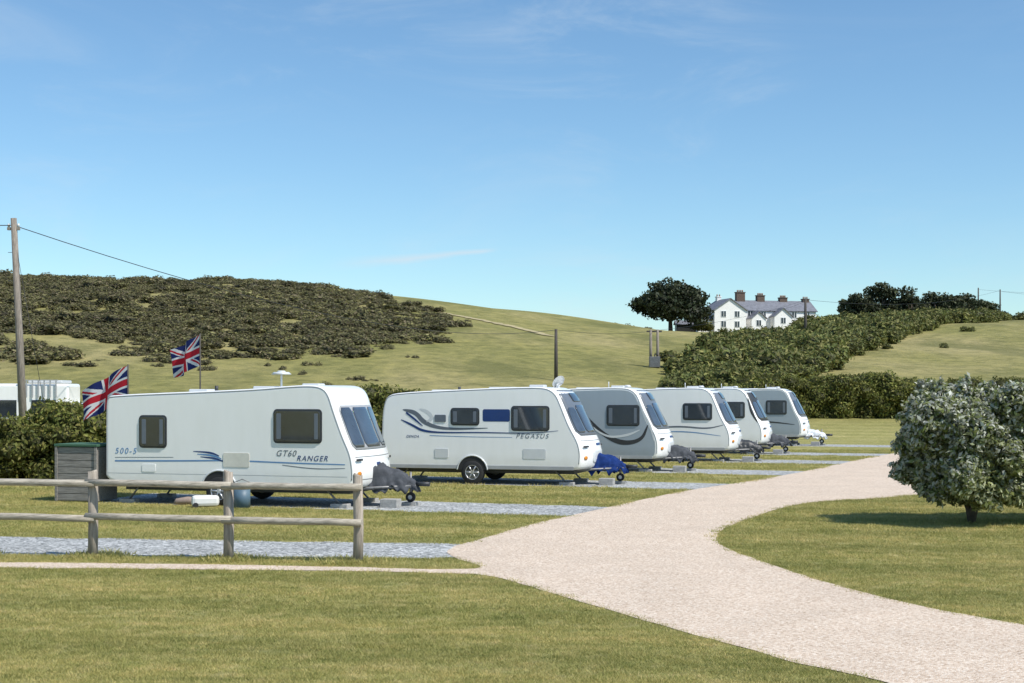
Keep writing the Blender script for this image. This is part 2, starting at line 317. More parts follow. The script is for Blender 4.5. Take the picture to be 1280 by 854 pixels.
# ---------------------------------------------------------------- foliage
def leaf_mesh(name,lobes,n,size,pal,shell=.45,seed=1,asp=.5,up=.0,core=True,rough=.2,dk=.45,m=None):
    m=m or M_fol
    r=np.random.default_rng(seed); lobes=np.array(lobes,float); k=len(lobes)
    area=lobes[:,3]*lobes[:,4]+lobes[:,4]*lobes[:,5]; li=r.choice(k,n,p=area/area.sum())
    d=r.normal(size=(n,3)); d/=np.linalg.norm(d,axis=1)[:,None]
    rr=1-shell*r.random(n)**1.6
    q=lobes[li,:3]*1.7
    bump=np.sin(d[:,0]*5.3+q[:,0]*3)*np.sin(d[:,1]*6.1+q[:,1]*2)+np.sin(d[:,2]*7.7+q[:,2]*5+d[:,0]*4)
    rr=rr*(1+rough*.6*bump)+r.normal(0,.04,n)
    pos=lobes[li,:3]+d*lobes[li,3:]*rr[:,None]
    nrm=d+r.normal(0,.75,(n,3)); nrm[:,2]+=up; nrm/=np.linalg.norm(nrm,axis=1)[:,None]
    a=np.cross(nrm,r.normal(size=(n,3))); a/=np.linalg.norm(a,axis=1)[:,None]; b=np.cross(nrm,a)
    s=(size*r.uniform(.55,1.35,n))[:,None]
    V=np.stack([pos-a*s,pos-b*s*asp+nrm*s*.15,pos+a*s,pos+b*s*asp+nrm*s*.15],1)
    pal=np.array([p[:3] for p in pal])
    ci=r.integers(0,len(pal),n); col=pal[ci]*r.uniform(.7,1.3,n)[:,None]
    col*=(dk+(1-dk)*np.clip((rr-.55)/.45,0,1.15))[:,None]  # self-shadow put into the leaf colour: darker towards the inside of each lobe
    V=V.reshape(-1,3); F=np.arange(n*4).reshape(n,4); cc=np.repeat(col,4,0)
    if core:
        import bmesh
        bm=bmesh.new(); bmesh.ops.create_icosphere(bm,subdivisions=2,radius=1); iv=np.array([v.co for v in bm.verts]); fi=np.array([[v.index for v in f.verts] for f in bm.faces]); bm.free()
        polys=[tuple(f) for f in F.tolist()]; Vs=[V]; base=len(V); cs=[cc]
        for l in lobes:
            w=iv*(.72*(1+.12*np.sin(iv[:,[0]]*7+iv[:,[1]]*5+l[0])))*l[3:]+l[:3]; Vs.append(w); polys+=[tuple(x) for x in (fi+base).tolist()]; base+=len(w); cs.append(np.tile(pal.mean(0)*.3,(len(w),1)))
        V=np.vstack(Vs); cc=np.vstack(cs)
        me=bpy.data.meshes.new(name); me.from_pydata(V.tolist(),[],polys)
        at=me.color_attributes.new('Col','FLOAT_COLOR','POINT'); c4=np.ones((len(V),4),np.float32); c4[:,:3]=cc; at.data.foreach_set('color',c4.ravel())
        me.materials.append(m); return me
    return np_mesh(name,V,F,m,cc)
def rlobes(k,sx,sy,sz,r0,r1,seed,z0=0):
    r=random.Random(seed); out=[]
    for i in range(k):
        R=r.uniform(r0,r1); out.append((r.uniform(-sx,sx),r.uniform(-sy,sy),z0+r.uniform(0,sz),R*r.uniform(.9,1.2),R*r.uniform(.9,1.2),R*r.uniform(.75,1.05)))
    return out
PAL_hedge=[(.13,.145,.03),(.18,.185,.04),(.10,.12,.026),(.24,.22,.06),(.15,.16,.035)]
PAL_hill=[(.13,.15,.04),(.18,.185,.05),(.095,.115,.033),(.23,.215,.07)]
PAL_gorse=[(.13,.125,.052),(.165,.155,.065),(.10,.10,.045),(.19,.17,.085),(.155,.125,.075)]
PAL_gorse2=[(.20,.19,.075),(.235,.215,.09),(.16,.155,.06),(.19,.155,.09)]
PAL_dark=[(.018,.028,.012),(.03,.042,.016),(.045,.05,.02),(.022,.03,.012)]
PAL_pine=[(.04,.055,.024),(.065,.08,.032),(.09,.095,.045)]
PAL_white=[(.66,.68,.56),(.76,.77,.68),(.46,.50,.27),(.20,.25,.07),(.33,.37,.14),(.58,.60,.46),(.16,.19,.06)]
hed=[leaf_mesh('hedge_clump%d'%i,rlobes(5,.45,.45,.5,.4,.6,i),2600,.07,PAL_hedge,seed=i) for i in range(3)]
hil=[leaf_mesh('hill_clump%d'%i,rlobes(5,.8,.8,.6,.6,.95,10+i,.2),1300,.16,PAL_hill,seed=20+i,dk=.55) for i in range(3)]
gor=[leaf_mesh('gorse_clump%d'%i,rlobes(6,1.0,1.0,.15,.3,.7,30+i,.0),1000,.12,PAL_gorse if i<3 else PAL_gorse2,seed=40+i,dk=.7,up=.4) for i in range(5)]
def put(meshes,parent,x,y,z,s,sz=None,name='clump'):
    o=bpy.data.objects.new(name,random.choice(meshes)); o.location=(x,y,z); o.rotation_euler=(random.uniform(-.12,.12),random.uniform(-.12,.12),random.uniform(0,6.28))
    o.scale=(s,s,sz if sz else s); link(o,parent)
def hedge_line(pts,H,width,parent,step=.75,meshes=hed,s0=1.):
    p=np.array(pts,float)
    for i in range(len(p)-1):
        a,b=p[i],p[i+1]; Ld=np.linalg.norm(b-a); k=max(1,int(Ld/step)); d=(b-a)/Ld
        for j in range(k):
            q=a+(b-a)*(j+random.random()*.5)/k; h=(H[i]+(H[i+1]-H[i])*j/k)*random.uniform(.88,1.09)
            for lay in (0,1,2):
                for sd in (-1,1):
                    off=sd*width*.35+random.uniform(-.15,.15); x,y=q[0]-d[1]*off,q[1]+d[0]*off
                    zt=h-.95*s0 if lay==2 else (.1+lay*(h-.95*s0)*.5)
                    put(meshes,parent,x,y,tz(x,y)+zt-.15+random.uniform(-.15,.12),s0*random.uniform(.75,1.12))
h1=empty('hedge'); hedge_line([(-34,43),(-20,41.5),(-13.5,40.5),(-10,42.5)],[2.4,2.35,2.3,2.2],1.6,h1)
h2=empty('hedge'); hedge_line([(-9,44),(-6.5,49),(-4,54),(0,61),(4.5,71),(9,82),(14,90)],[2.2,2.2,2.1,2.1,2.2,2.3,2.6],1.6,h2,step=1.1,s0=1.2)
h3=empty('hedge'); hedge_line([(14.5,92),(18.5,94),(30,95),(46,96),(70,99)],[2.7,3.0,2.9,2.9,3.0],2.0,h3,step=1.2,s0=1.4)
b=empty('bush')
for x,y,z,s in ((-4.7,50.5,1.9,1.0),(-3.9,51,1.75,1.0),(-5.3,51,1.2,1.0),(-4.3,50.2,1.0,1.1)): put(hed,b,x,y,z,s)
b=empty('bush')
for x,y,z,s in ((-7.6,46.5,2.05,.8),(-8.3,47,1.5,.9),(-6.9,46.8,1.3,.9)): put(hed,b,x,y,z,s)
# dense scrub running up the hill on the right
hs=empty('hillside_scrub'); poly=np.array([(10.2,99),(18,106),(33,148),(56,205),(104,300),(124,330),(74,330),(62,290),(42,230),(24.3,168),(14.6,128),(11,110)])
n=0
while n<1700:
    y=random.uniform(97,330); x=random.uniform(5,124)
    if in_poly(np.array([x]),np.array([y]),poly)[0]:
        s=random.uniform(.75,1.5)
        if y<125: s*=.85
        elif y<190: s*=1.08
        if y>180 and x/y<.205: s*=.5
        elif y>190: s*=1.2
        if random.random()<.05: s*=1.3
        put(hil,hs,x,y,tz(x,y)+random.uniform(-.3,.4)-(.3 if (y>180 and x/y<.205) else 0),s*1.1,s*random.uniform(.75,1.15)); n+=1
for i in range(60):   # loose bushes dotted down the right-hand meadow
    x=random.uniform(30,95); y=random.uniform(104,300); lim=np.interp(y,[106,148,205,300],[18,33,56,104])
    if lim<x<lim+abs(random.gauss(0,9)): put(hil,hs,x,y,tz(x,y)-.2,random.uniform(.35,.9))
# gorse on left hill
gs=empty('gorse_scrub'); poly=np.array([(-78,112),(-50,118),(-38,125),(-30,122),(-22,132),(-15,132),(-8,148),(-7.5,174),(-13,190),(-20,200),(-28,210),(-48,218),(-70,224),(-100,230),(-140,234),(-140,118)])
n=0
while n<4200:
    y=random.uniform(108,238); x=random.uniform(-135,-6)
    nz=mnoise.noise(Vector((x*.06,y*.045,2)))+.55*mnoise.noise(Vector((x*.2,y*.15,7)))
    jx,jy=x+random.gauss(0,2.5),y+random.gauss(0,4)
    if in_poly(np.array([jx]),np.array([jy]),poly)[0] and nz+random.gauss(0,.16)>-.42+(.35 if y<138 else 0):
        s=random.uniform(.45,1.35)
        if random.random()<.05: s*=1.5
        put(gor,gs,x,y,tz(x,y)+random.uniform(-.2,.05),s*1.3,s*random.uniform(.55,.95)); n+=1
for i in range(70):
    x=random.uniform(-70,-2); y=random.uniform(102,140)
    if mnoise.noise(Vector((x*.09,y*.09,9)))>.05: put(gor,gs,x,y,tz(x,y)-.1,random.uniform(.3,.75))
for x,y in ((20,262),(22,264),(25,268),(18,258)): put(gor,gs,x,y,tz(x,y),1.1)

def tree(name,x,y,H,W,pal,kind='round',seed=0,n=5200,leaf=.34):
    z=tz(x,y); e=empty(name,(x,y,z)); r=random.Random(seed)
    top=H*.55; tube('trunk',[(0,0,-.5),(.1*r.uniform(-1,1),.1,H*.2),(.3*r.uniform(-1,1),0,top)],[H*.045,H*.035,H*.02],M_bark,e,n=8)
    lobes=[]
    k=18 if kind=='round' else 17
    for i in range(k):
        a=r.uniform(0,6.28); rad=math.sqrt(r.random())*W*.38
        hx,hy=rad*math.cos(a),rad*math.sin(a)*.8
        hz=H*(.30+.54*r.random()*(1-(rad/(W*.5))**2)) if kind=='round' else H*(.30+.54*r.random()*(1-.6*rad/(W*.5)))
        R=W*(r.uniform(.12,.19) if kind=='round' else r.uniform(.1,.17))
        lobes.append((hx,hy,hz,R*1.15,R*1.1,R*.75))
        tube('limb_%d'%i,[(0,0,H*.22),(hx*.5,hy*.5,H*.2+hz*.25),(hx,hy,hz)],[H*.016,H*.012,H*.004],M_bark,e,n=5)
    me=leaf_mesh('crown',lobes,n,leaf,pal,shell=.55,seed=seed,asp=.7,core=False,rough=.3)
    link(bpy.data.objects.new('crown',me),e); return e
tree('oak_tree',31.8,285,11.2,17,PAL_dark,'round',3,12000,.34)
for i,(x,y,H,W) in enumerate(((79.5,322,10.4,10),(84.5,324,12.0,11),(90.5,322,10.8,11),(96.5,325,11.0,11),(102,323,9.6,11),(107,326,7.8,10),(76,323,9.4,5),(93,327,9.5,10),(112,328,5.5,8))):
    tree('pine_tree',x,y,H,W,PAL_pine,'pine',10+i,4600,.30)
for i,(x,y,H) in enumerate(((38.5,288,2.6),(67,296,3.6))): tree('small_tree',x,y,H,4.4,PAL_hill,'round',60+i,1500,.25)

# ---------------------------------------------------------------- silver-leaved shrub, right foreground
def shrub(name,x,y,lobes,n,seed,trunks,leaf=.05):
    e=empty(name,(x,y,0)); rs=random.Random(seed)
    me=leaf_mesh('leaves',lobes,n,leaf,PAL_white,shell=.42,seed=seed,asp=.45,core=False,rough=.28,up=.35,dk=.55,m=M_shr)
    a=me.color_attributes['Col']; c=np.empty(len(me.vertices)*4,np.float32); a.data.foreach_get('color',c); c=c.reshape(-1,4)
    v=np.empty(len(me.vertices)*3,np.float32); me.vertices.foreach_get('co',v); v=v.reshape(-1,3)
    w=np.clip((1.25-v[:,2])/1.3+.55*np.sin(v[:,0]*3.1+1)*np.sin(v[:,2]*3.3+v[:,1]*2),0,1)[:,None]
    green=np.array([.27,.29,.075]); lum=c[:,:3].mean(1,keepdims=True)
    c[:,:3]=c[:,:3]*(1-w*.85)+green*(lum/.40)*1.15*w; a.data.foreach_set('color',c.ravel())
    link(bpy.data.objects.new('leaves',me),e)
    k2=[tuple(l[:3])+(l[3]*.60,l[4]*.60,l[5]*.60) for l in lobes]
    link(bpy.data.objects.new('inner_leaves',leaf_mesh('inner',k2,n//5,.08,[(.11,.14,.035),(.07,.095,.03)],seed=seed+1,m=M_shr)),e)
    sh=[]
    for i in range(520):
        l=lobes[rs.randrange(len(lobes))]; th=rs.uniform(0,6.28); ph=rs.uniform(-.1,1.4)
        d=(math.cos(th)*math.cos(ph),math.sin(th)*math.cos(ph),math.sin(ph)); t=rs.uniform(.95,1.25)
        c0=tuple(l[j]+d[j]*l[3+j]*t for j in range(3)); sh.append(c0+(.07,.07,.13))
    link(bpy.data.objects.new('shoots',leaf_mesh('shoots',sh,19000,leaf*.9,PAL_white[:3]+PAL_white[4:6],seed=seed+3,shell=.9,core=False,m=M_shr)),e)
    for i,t in enumerate(trunks): tube('stem_%d'%i,t,[.07,.06,.05,.03],M_bark,e,n=8,wob=.08)
    return e
r=random.Random(5); lob=[]
for i in range(58):
    a=r.uniform(0,6.28); q=math.sqrt(r.random()); z=r.uniform(.66,2.42); k=1-.13*abs(z-1.5)/.8-.22*max(0,.95-z)
    lob.append((1.50*q*math.cos(a)*k,1.1*q*math.sin(a)*k,z,r.uniform(.26,.50),r.uniform(.26,.50),r.uniform(.26,.42)))
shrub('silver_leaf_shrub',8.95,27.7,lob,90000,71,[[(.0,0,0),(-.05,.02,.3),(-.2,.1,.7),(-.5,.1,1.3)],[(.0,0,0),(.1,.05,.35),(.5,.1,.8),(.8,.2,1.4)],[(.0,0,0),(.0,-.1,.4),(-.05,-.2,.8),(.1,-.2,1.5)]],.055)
lob=[]
for i in range(72):
    a=r.uniform(0,6.28); q=math.sqrt(r.random()); z=r.uniform(.80,2.46); k=1-.10*abs(z-1.5)/.8
    lob.append((1.95*q*math.cos(a)*k,1.15*q*math.sin(a)*k,z,r.uniform(.3,.52),r.uniform(.3,.52),r.uniform(.28,.44)))
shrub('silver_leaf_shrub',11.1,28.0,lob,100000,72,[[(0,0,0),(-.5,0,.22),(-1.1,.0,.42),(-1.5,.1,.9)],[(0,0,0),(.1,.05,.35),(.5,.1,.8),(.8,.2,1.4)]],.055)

# ---------------------------------------------------------------- post and rail fence
f=empty('post_and_rail_fence')
posts=[(-12.9,23.0),(-10.7,22.75),(-8.6,22.5),(-6.56,22.25),(-4.36,21.85),(-2.33,21.5)]
for i,(x,y) in enumerate(posts):
    h=1.34+random.uniform(-.02,.03); o=tube('post_%d'%i,[(x,y,-.1),(x+.01,y,.5),(x+random.uniform(-.015,.015),y,h-.01),(x,y,h)],[.078,.077,.074,.066],M_postw,f,n=14,wob=.03)
for j,z in enumerate((1.15,.63)):
    for i in range(len(posts)-1):
        a=posts[i];bb=posts[i+1]; z0=z+random.uniform(-.02,.02); z1=z+random.uniform(-.02,.02)-(.03 if i==4 and j else 0)
        e1=.12; dx,dy=bb[0]-a[0],bb[1]-a[1]
        P0=(a[0]-dx*.036,a[1]-dy*.036-.12,z0); P1=(bb[0]+dx*e1*.3,bb[1]+dy*e1*.3-.12+.0,z1)
        pts=[tuple(P0[k]+(P1[k]-P0[k])*t+(random.uniform(-.009,.009) if k==2 else 0) for k in range(3)) for t in (0,.25,.5,.75,1)]
        tube('rail_%d_%d'%(j,i),pts,.054,M_railw,f,n=12,wob=.05)

# ---------------------------------------------------------------- caravans
W=1.14
def inset_profile(p,d):
    nx_=np.roll(p,-1,0)-np.roll(p,1,0); nn=np.stack([nx_[:,1],-nx_[:,0]],1); nn/=np.linalg.norm(nn,axis=1)[:,None]
    area=.5*np.sum(p[:,0]*np.roll(p[:,1],-1)-np.roll(p[:,0],-1)*p[:,1])
    if area<0: nn=-nn
    return p-nn*d
def text(parent,s,x,z,size,m,y=-W-.004,shear=.3,spx=1.15):
    cu=bpy.data.curves.new('lettering','FONT'); cu.body=s; cu.size=size; cu.shear=shear; cu.extrude=.0015; cu.space_character=spx; cu.materials.append(m)
    o=bpy.data.objects.new('lettering',cu); o.location=(x,y,z); o.rotation_euler=(math.pi/2,0,0); link(o,parent)
def rr_panel(name,x0,x1,z0,z1,r,y0,th,m,parent,n=5):
    pts=[]
    for cx,cz,a0 in ((x1-r,z1-r,0),(x0+r,z1-r,90),(x0+r,z0+r,180),(x1-r,z0+r,270)):
        for k in range(n+1):
            a=math.radians(a0+90*k/n); pts.append((cx+r*math.cos(a),cz+r*math.sin(a)))
    k=len(pts); V=[(x,y0,z) for x,z in pts]+[(x,y0-th,z) for x,z in pts]
    o=mesh_obj(name,V,[tuple(range(k,2*k))[::-1]]+[(i,(i+1)%k,k+(i+1)%k,k+i) for i in range(k)],m,parent)
    import bmesh
    bm=bmesh.new(); bm.from_mesh(o.data); bmesh.ops.recalc_face_normals(bm,faces=bm.faces); bm.to_mesh(o.data); bm.free()
    return bevel(o,min(.008,th*.4),2)
def ribbon(name,pts,w,m,parent,y=-W-.003):
    p=np.array(pts,float); p=chaikin(p,3,closed=False); k=len(p); ww=np.interp(np.linspace(0,1,k),np.linspace(0,1,len(w)),w)
    V=[];F=[]
    for i in range(k):
        d=p[min(i+1,k-1)]-p[max(i-1,0)]; d/=np.linalg.norm(d)+1e-9
        for s in (-.5,.5): V.append((p[i,0]-d[1]*ww[i]*s,y,p[i,1]+d[0]*ww[i]*s))
        if i: F.append((2*i-2,2*i,2*i+1,2*i-1))
    return mesh_obj(name,V,F,m,parent)
def caravan(spec,name='touring_caravan'):
    L=spec['L']; s=spec['s']; e=empty(name,(spec['o'][0],spec['o'][1],0),ANG)
    if s==1: raw=[(-L,.42),(-L-.0,1.0),(-L,2.1),(-L+.02,2.44),(-L+.18,2.50),(-2.6,2.62),(-1.3,2.72),(-.82,2.71),(-.60,2.57),(-.46,2.15),(-.26,1.62),(-.06,1.2),(0,.8),(-.03,.5),(-.16,.42),(-1.2,.42),(-4,.42)]
    else: raw=[(-L+.06,.42),(-L,.6),(-L,1.2),(-L+.03,2.05),(-L+.14,2.42),(-L+.45,2.54),(-2.7,2.66),(-1.4,2.70),(-.92,2.68),(-.66,2.52),(-.50,2.15),(-.30,1.65),(-.05,1.22),(.03,.9),(0,.52),(-.14,.42),(-1.2,.42),(-4,.42)]
    prof=chaikin(raw,3,q=.22)
    bulge=.16 if s==1 else .28
    def shift(x,z,y):
        w=np.clip((x+1.25)/.9,0,1); return x+bulge*w*(1-(y/W)**2)
    r=.075; sl=[]
    for k in range(5): th=math.radians(90*k/4); sl.append((-(W-r)-r*math.cos(th),r*(1-math.sin(th))))
    sl+=[(y,0) for y in np.linspace(-W+r,W-r,12)[1:-1]]; sl+=[(-a,b) for a,b in sl[:5][::-1]]
    V=[];k=len(prof)
    for y,ins in sl:
        q=inset_profile(prof,ins)
        for x,z in q: V.append((float(shift(x,z,y)),y,z))
    F=[]
    for i in range(len(sl)-1):
        for j in range(k): F.append((i*k+j,i*k+(j+1)%k,(i+1)*k+(j+1)%k,(i+1)*k+j))
    F.append(tuple(range(k))); F.append(tuple(range((len(sl)-1)*k,len(sl)*k)))
    side={1:M_cream,2:M_white,3:M_silver,4:M_white,5:M_white,6:M_silver}[s]
    o=mesh_obj('body',V,F,M_cream if s==1 else M_white,e)
    import bmesh
    bm=bmesh.new(); bm.from_mesh(o.data); bmesh.ops.recalc_face_normals(bm,faces=bm.faces); bm.to_mesh(o.data); bm.free()
    for p in o.data.polygons: p.use_smooth=len(p.vertices)==4
    q=inset_profile(prof,r+.012)
    if side in (M_silver,M_pale):
        for sy in (-1,1):
            mesh_obj('side_panel',[(x,sy*(W+.003),z) for x,z in q],[tuple(range(k))],side,e)
    gy_=-W-.007 if side in (M_silver,M_pale) else -W-.003
    qi=inset_profile(prof,r*.45)
    idx=[i for i,(x,z) in enumerate(qi) if z>.6]
    st=[i for i in range(len(idx)) if idx[i]-idx[i-1]!=1 and i>0]
    if st: idx=idx[st[0]:]+idx[:st[0]]
    rail=[(float(shift(qi[i][0],qi[i][1],-W)),-W+.008,qi[i][1]) for i in idx]
    tube('awning_rail',rail,.013,M_trim,e,n=6); tube('awning_rail_far',[(x,-y,z) for x,y,z in rail],.013,M_trim,e,n=6)
    fr=prof[(prof[:,0]>-1.2)&(prof[:,1]>.45)]; fr=fr[np.argsort(fr[:,1])]; fr=fr[fr[:,1]<2.66]
    mid=np.array([p for p in fr if p[0]>-.95])
    def fx_(z): return float(np.interp(z,mid[:,1],mid[:,0]))
    def fpatch(nm,z0,z1,y0,y1,off,m,taper=0,nz=10,nyy=10,cr=0):
        V=[];F=[]
        for i in range(nz+1):
            z=z0+(z1-z0)*i/nz; u=i/nz; ed=0
            if cr:
                dz=min(z-z0,z1-z); ed=cr-math.sqrt(max(0,cr*cr-(cr-min(dz,cr))**2))
            for j in range(nyy+1):
                a=y0+ed+taper*u; b_=y1-ed-taper*u; y=a+(b_-a)*j/nyy
                V.append((float(shift(fx_(z),z,y))+off,y,z+off*.5))
        for i in range(nz):
            for j in range(nyy): a=i*(nyy+1)+j; F.append((a,a+1,a+nyy+2,a+nyy+1))
        o=mesh_obj(nm,V,F,m,e,smooth=True)
        so=o.modifiers.new('s','SOLIDIFY'); so.thickness=.012; so.offset=-1
        return o
    if s==1:
        fpatch('front_window_surround',1.28,2.26,-.99,.99,.012,M_trim,.02,cr=.1)
        fpatch('front_window_centre',1.33,2.21,-.44,.44,.024,M_fglass,.0,cr=.07)
        fpatch('front_window_side',1.33,2.21,-.95,-.48,.024,M_fglass,.0,cr=.07); fpatch('front_window_side',1.33,2.21,.48,.95,.024,M_fglass,.0,cr=.07)
        fpatch('front_locker_seam',1.12,1.135,-1.0,1.0,.006,M_seam,nz=2); fpatch('front_locker_seam',.62,.635,-1.0,1.0,.006,M_seam,nz=2)
        fpatch('front_badge',.92,.98,-.1,.1,.012,M_navy,0)
    else:
        fpatch('front_window_surround',1.36,2.60,-1.04,1.04,.010,M_grey if s!=5 else M_dark,.03,cr=.14)
        fpatch('front_window_centre',1.44,2.18,-.5,.5,.024,M_fglass,.0,cr=.08)
        fpatch('front_window_side',1.44,2.12,-.98,-.56,.024,M_fglass,.0,cr=.08); fpatch('front_window_side',1.44,2.12,.56,.98,.024,M_fglass,.0,cr=.08)
        fpatch('front_skylight',2.28,2.52,-.42,.42,.024,M_glass,.0,cr=.07)
        fpatch('front_locker_seam',1.22,1.235,-1.02,1.02,.006,M_seam,nz=2)
        fpatch('front_panel',.60,.95,-.55,.55,.012,M_pale,.03,cr=.08)
        fpatch('front_badge',1.08,1.14,-.22,.22,.012,M_navy,0)
    for y in (-.93,.93):
        fpatch('marker_light',.70,.80,y-.07,y+.07,.018,M_amber,nz=3,nyy=3,cr=.03)
        fpatch('grab_handle',1.02,1.07,y-.12,y+.12,.05,M_dark,nz=3,nyy=3,cr=.02)
    def win(x0,x1,z0,z1):
        rr_panel('window_frame',x0-.035,x1+.035,z0-.035,z1+.035,.09,-W-.001,.012,M_dark,e)
        rr_panel('window_glass',x0,x1,z0,z1,.07,-W-.006,.03,M_glass,e)
        rr_panel('window_blind',x0+.05,x0+.16,z0+.06,z1-.06,.02,-W-.034,.004,M_grey,e)
        rr_panel('window_blind',x1-.14,x1-.05,z0+.06,z1-.06,.02,-W-.034,.004,M_grey,e)
        for q_ in (.22,.78):
            xx=x0+(x1-x0)*q_; rr_panel('window_catch',xx-.03,xx+.03,z0+.03,z0+.06,.01,-W-.034,.006,M_dark,e)
    R=lambda nm,p,w,m: ribbon(nm,p,w,m,e,gy_)
    if s==1:
        win(-5.24,-4.60,1.32,2.0); win(-1.88,-.78,1.46,2.15)
        rr_panel('locker_door',-3.15,-2.5,.88,1.2,.04,-W-.002,.01,mat('cream_panel',(.66,.64,.56),.4),e)
        rr_panel('service_hatch',-5.2,-4.85,.74,.92,.03,-W-.002,.008,M_white,e)
        text(e,'500-5',-5.9,1.15,.19,M_blue,shear=.2,spx=1.3); text(e,'GT60',-1.86,1.14,.19,M_grey,spx=1.15); text(e,'RANGER',-1.36,1.04,.17,M_navy,spx=1.2)
        ribbon('side_stripe',[(-5.9,.98),(-4.2,1.0),(-2.9,1.03),(-1.6,.99),(-.2,.97)],[.035,.035,.03,.03,.02],M_blue,e)
        ribbon('side_stripe',[(-5.9,1.06),(-4.4,1.08)],[.012,.012],M_grey,e)
        for i,(a,b_) in enumerate(((-3.9,-3.25),(-3.8,-3.2),(-3.72,-3.15))): ribbon('side_swoosh_%d'%i,[(a,1.22-.06*i),(b_-.2,1.2-.065*i),(b_,1.12-.06*i)],[.01,.045,.02],M_blue if i%2 else M_navy,e)
        ribbon('side_stripe',[(-1.7,.94),(-.9,.86),(-.2,.89)],[.015,.02,.01],M_grey,e)
        ribbon('panel_joint',[(-L+.05,.70),(-.15,.70)],[.008,.008],M_trim,e,y=-W-.002)
    elif s==2:
        win(-3.65,-2.88,1.66,2.08); win(-1.90,-.88,1.52,2.14)
        rr_panel('blue_panel',-2.75,-1.97,1.74,2.08,.05,-W-.001,.003,M_navy,e)
        text(e,'PEGASUS',-1.80,1.29,.18,M_grey,shear=.3,spx=1.35); text(e,'GENOA',-5.0,1.28,.10,M_navy)
        ribbon('side_swoosh_a',[(-5.1,2.06),(-4.7,1.98),(-4.5,1.72),(-4.1,1.56),(-3.5,1.52),(-2.6,1.56)],[.01,.12,.13,.09,.05,.01],M_grey,e)
        ribbon('side_swoosh_b',[(-4.6,2.08),(-4.35,2.0),(-4.2,1.82),(-4.4,1.72)],[.02,.10,.1,.02],M_pale,e)
        ribbon('side_swoosh_c',[(-5.15,1.78),(-4.8,1.62),(-4.5,1.46),(-3.9,1.42),(-2.9,1.44),(-1.4,1.42),(-.6,1.5)],[.01,.06,.07,.04,.03,.02,.01],M_navy,e,y=-W-.005)
        ribbon('side_swoosh_d',[(-5.0,1.98),(-4.75,1.8),(-4.5,1.6)],[.05,.06,.01],M_navy,e,y=-W-.007)
        ribbon('side_stripe',[(-4.3,1.34),(-3,1.31),(-1.9,1.31)],[.02,.015,.01],M_blue,e)
        rr_panel('vent_grille',-4.15,-3.75,.72,.98,.03,-W-.002,.01,M_pale,e); rr_panel('vent_grille',-4.15,-3.82,1.72,1.92,.03,-W-.008,.01,M_grey,e)
        rr_panel('locker_door',-1.6,-.95,.72,1.0,.04,-W-.002,.006,M_pale,e)
    elif s==3:
        win(-1.6,-.6,1.5,2.1); win(-3.9,-3.1,1.6,2.1)
        R('side_swoosh_a',[(-2.6,2.1),(-1.9,1.3),(-1.2,.9),(-.5,1.0),(-.3,1.5)],[.02,.12,.16,.1,.02],M_dark)
        ribbon('side_swoosh_b',[(-2.4,1.7),(-1.7,1.1),(-1.0,1.15),(-.55,1.35)],[.01,.06,.08,.01],M_pale,e,y=gy_-.002)
        R('side_swoosh_c',[(-.6,2.3),(-.45,1.9),(-.22,1.5),(-.1,1.0)],[.01,.05,.07,.01],M_pale)
    elif s==4:
        win(-1.65,-.65,1.55,2.1); win(-3.9,-3.1,1.6,2.1)
        R('side_swoosh_a',[(-3,1.2),(-1.8,1.3),(-.8,1.2),(-.2,1.35)],[.02,.06,.05,.01],M_grey)
        R('side_swoosh_b',[(-3,1.05),(-1.6,1.12),(-.3,.95)],[.01,.04,.01],M_blue)
    elif s==5:
        win(-1.6,-.7,1.5,2.1); R('side_swoosh_a',[(-.55,2.3),(-.4,1.7),(-.15,1.3)],[.01,.12,.02],M_dark)
    else:
        win(-1.6,-.7,1.5,2.1); win(-3.9,-3.1,1.6,2.1); R('side_swoosh_a',[(-.6,2.3),(-.42,1.8),(-.15,1.2)],[.01,.08,.02],M_pale); R('side_swoosh_b',[(-3,1.0),(-1.6,1.15),(-.3,1.0)],[.01,.08,.01],M_dark)
    rr_panel('side_skirt',-L+.12,-.16,.43,.53,.03,-W-.001,.010,M_trim if s!=1 else M_pale,e)
    box('chassis',-L+.3,-.25,-.75,.75,.30,.415,M_dark,e)
    box('axle_tube',-3.2,-3.05,-1.0,1.0,.28,.36,M_under,e)
    xw={1:-3.25,2:-3.05}.get(s,-3.0)
    for sy in (-1,1):
        A=[(xw+.44*math.cos(a),.36+.44*math.sin(a)) for a in np.linspace(0,math.pi,20)]
        A=[(x,max(z,.40)) for x,z in A]
        mesh_obj('wheel_arch',[(x,sy*(W+.0135),z) for x,z in A],[tuple(range(20))],M_black,e)
        tube('wheel_arch_trim',[(x,sy*(W+.014),z) for x,z in A],.02,M_pale,e,n=6)
        yc=sy*(W-.08)
        prof_t=[(.20,-.10),(.30,-.105),(.325,-.085),(.335,0),(.325,.085),(.30,.105),(.20,.10)]
        V=[];F=[];nn=32
        for i in range(nn):
            a=2*math.pi*i/nn
            for rr_,yy in prof_t: V.append((xw+rr_*math.cos(a),yc+sy*yy,.335+rr_*math.sin(a)))
        kk=len(prof_t)
        for i in range(nn):
            for j in range(kk-1): F.append((i*kk+j,i*kk+j+1,((i+1)%nn)*kk+j+1,((i+1)%nn)*kk+j))
        mesh_obj('tyre',V,F,M_black,e,smooth=True)
        cyl('wheel_rim',(xw,yc+sy*.03,.335),.205,.1,(0,1,0),M_under,e)
        cyl('hub_cap',(xw,yc+sy*.085,.335),.05,.04,(0,1,0),M_alloy,e,n=12)
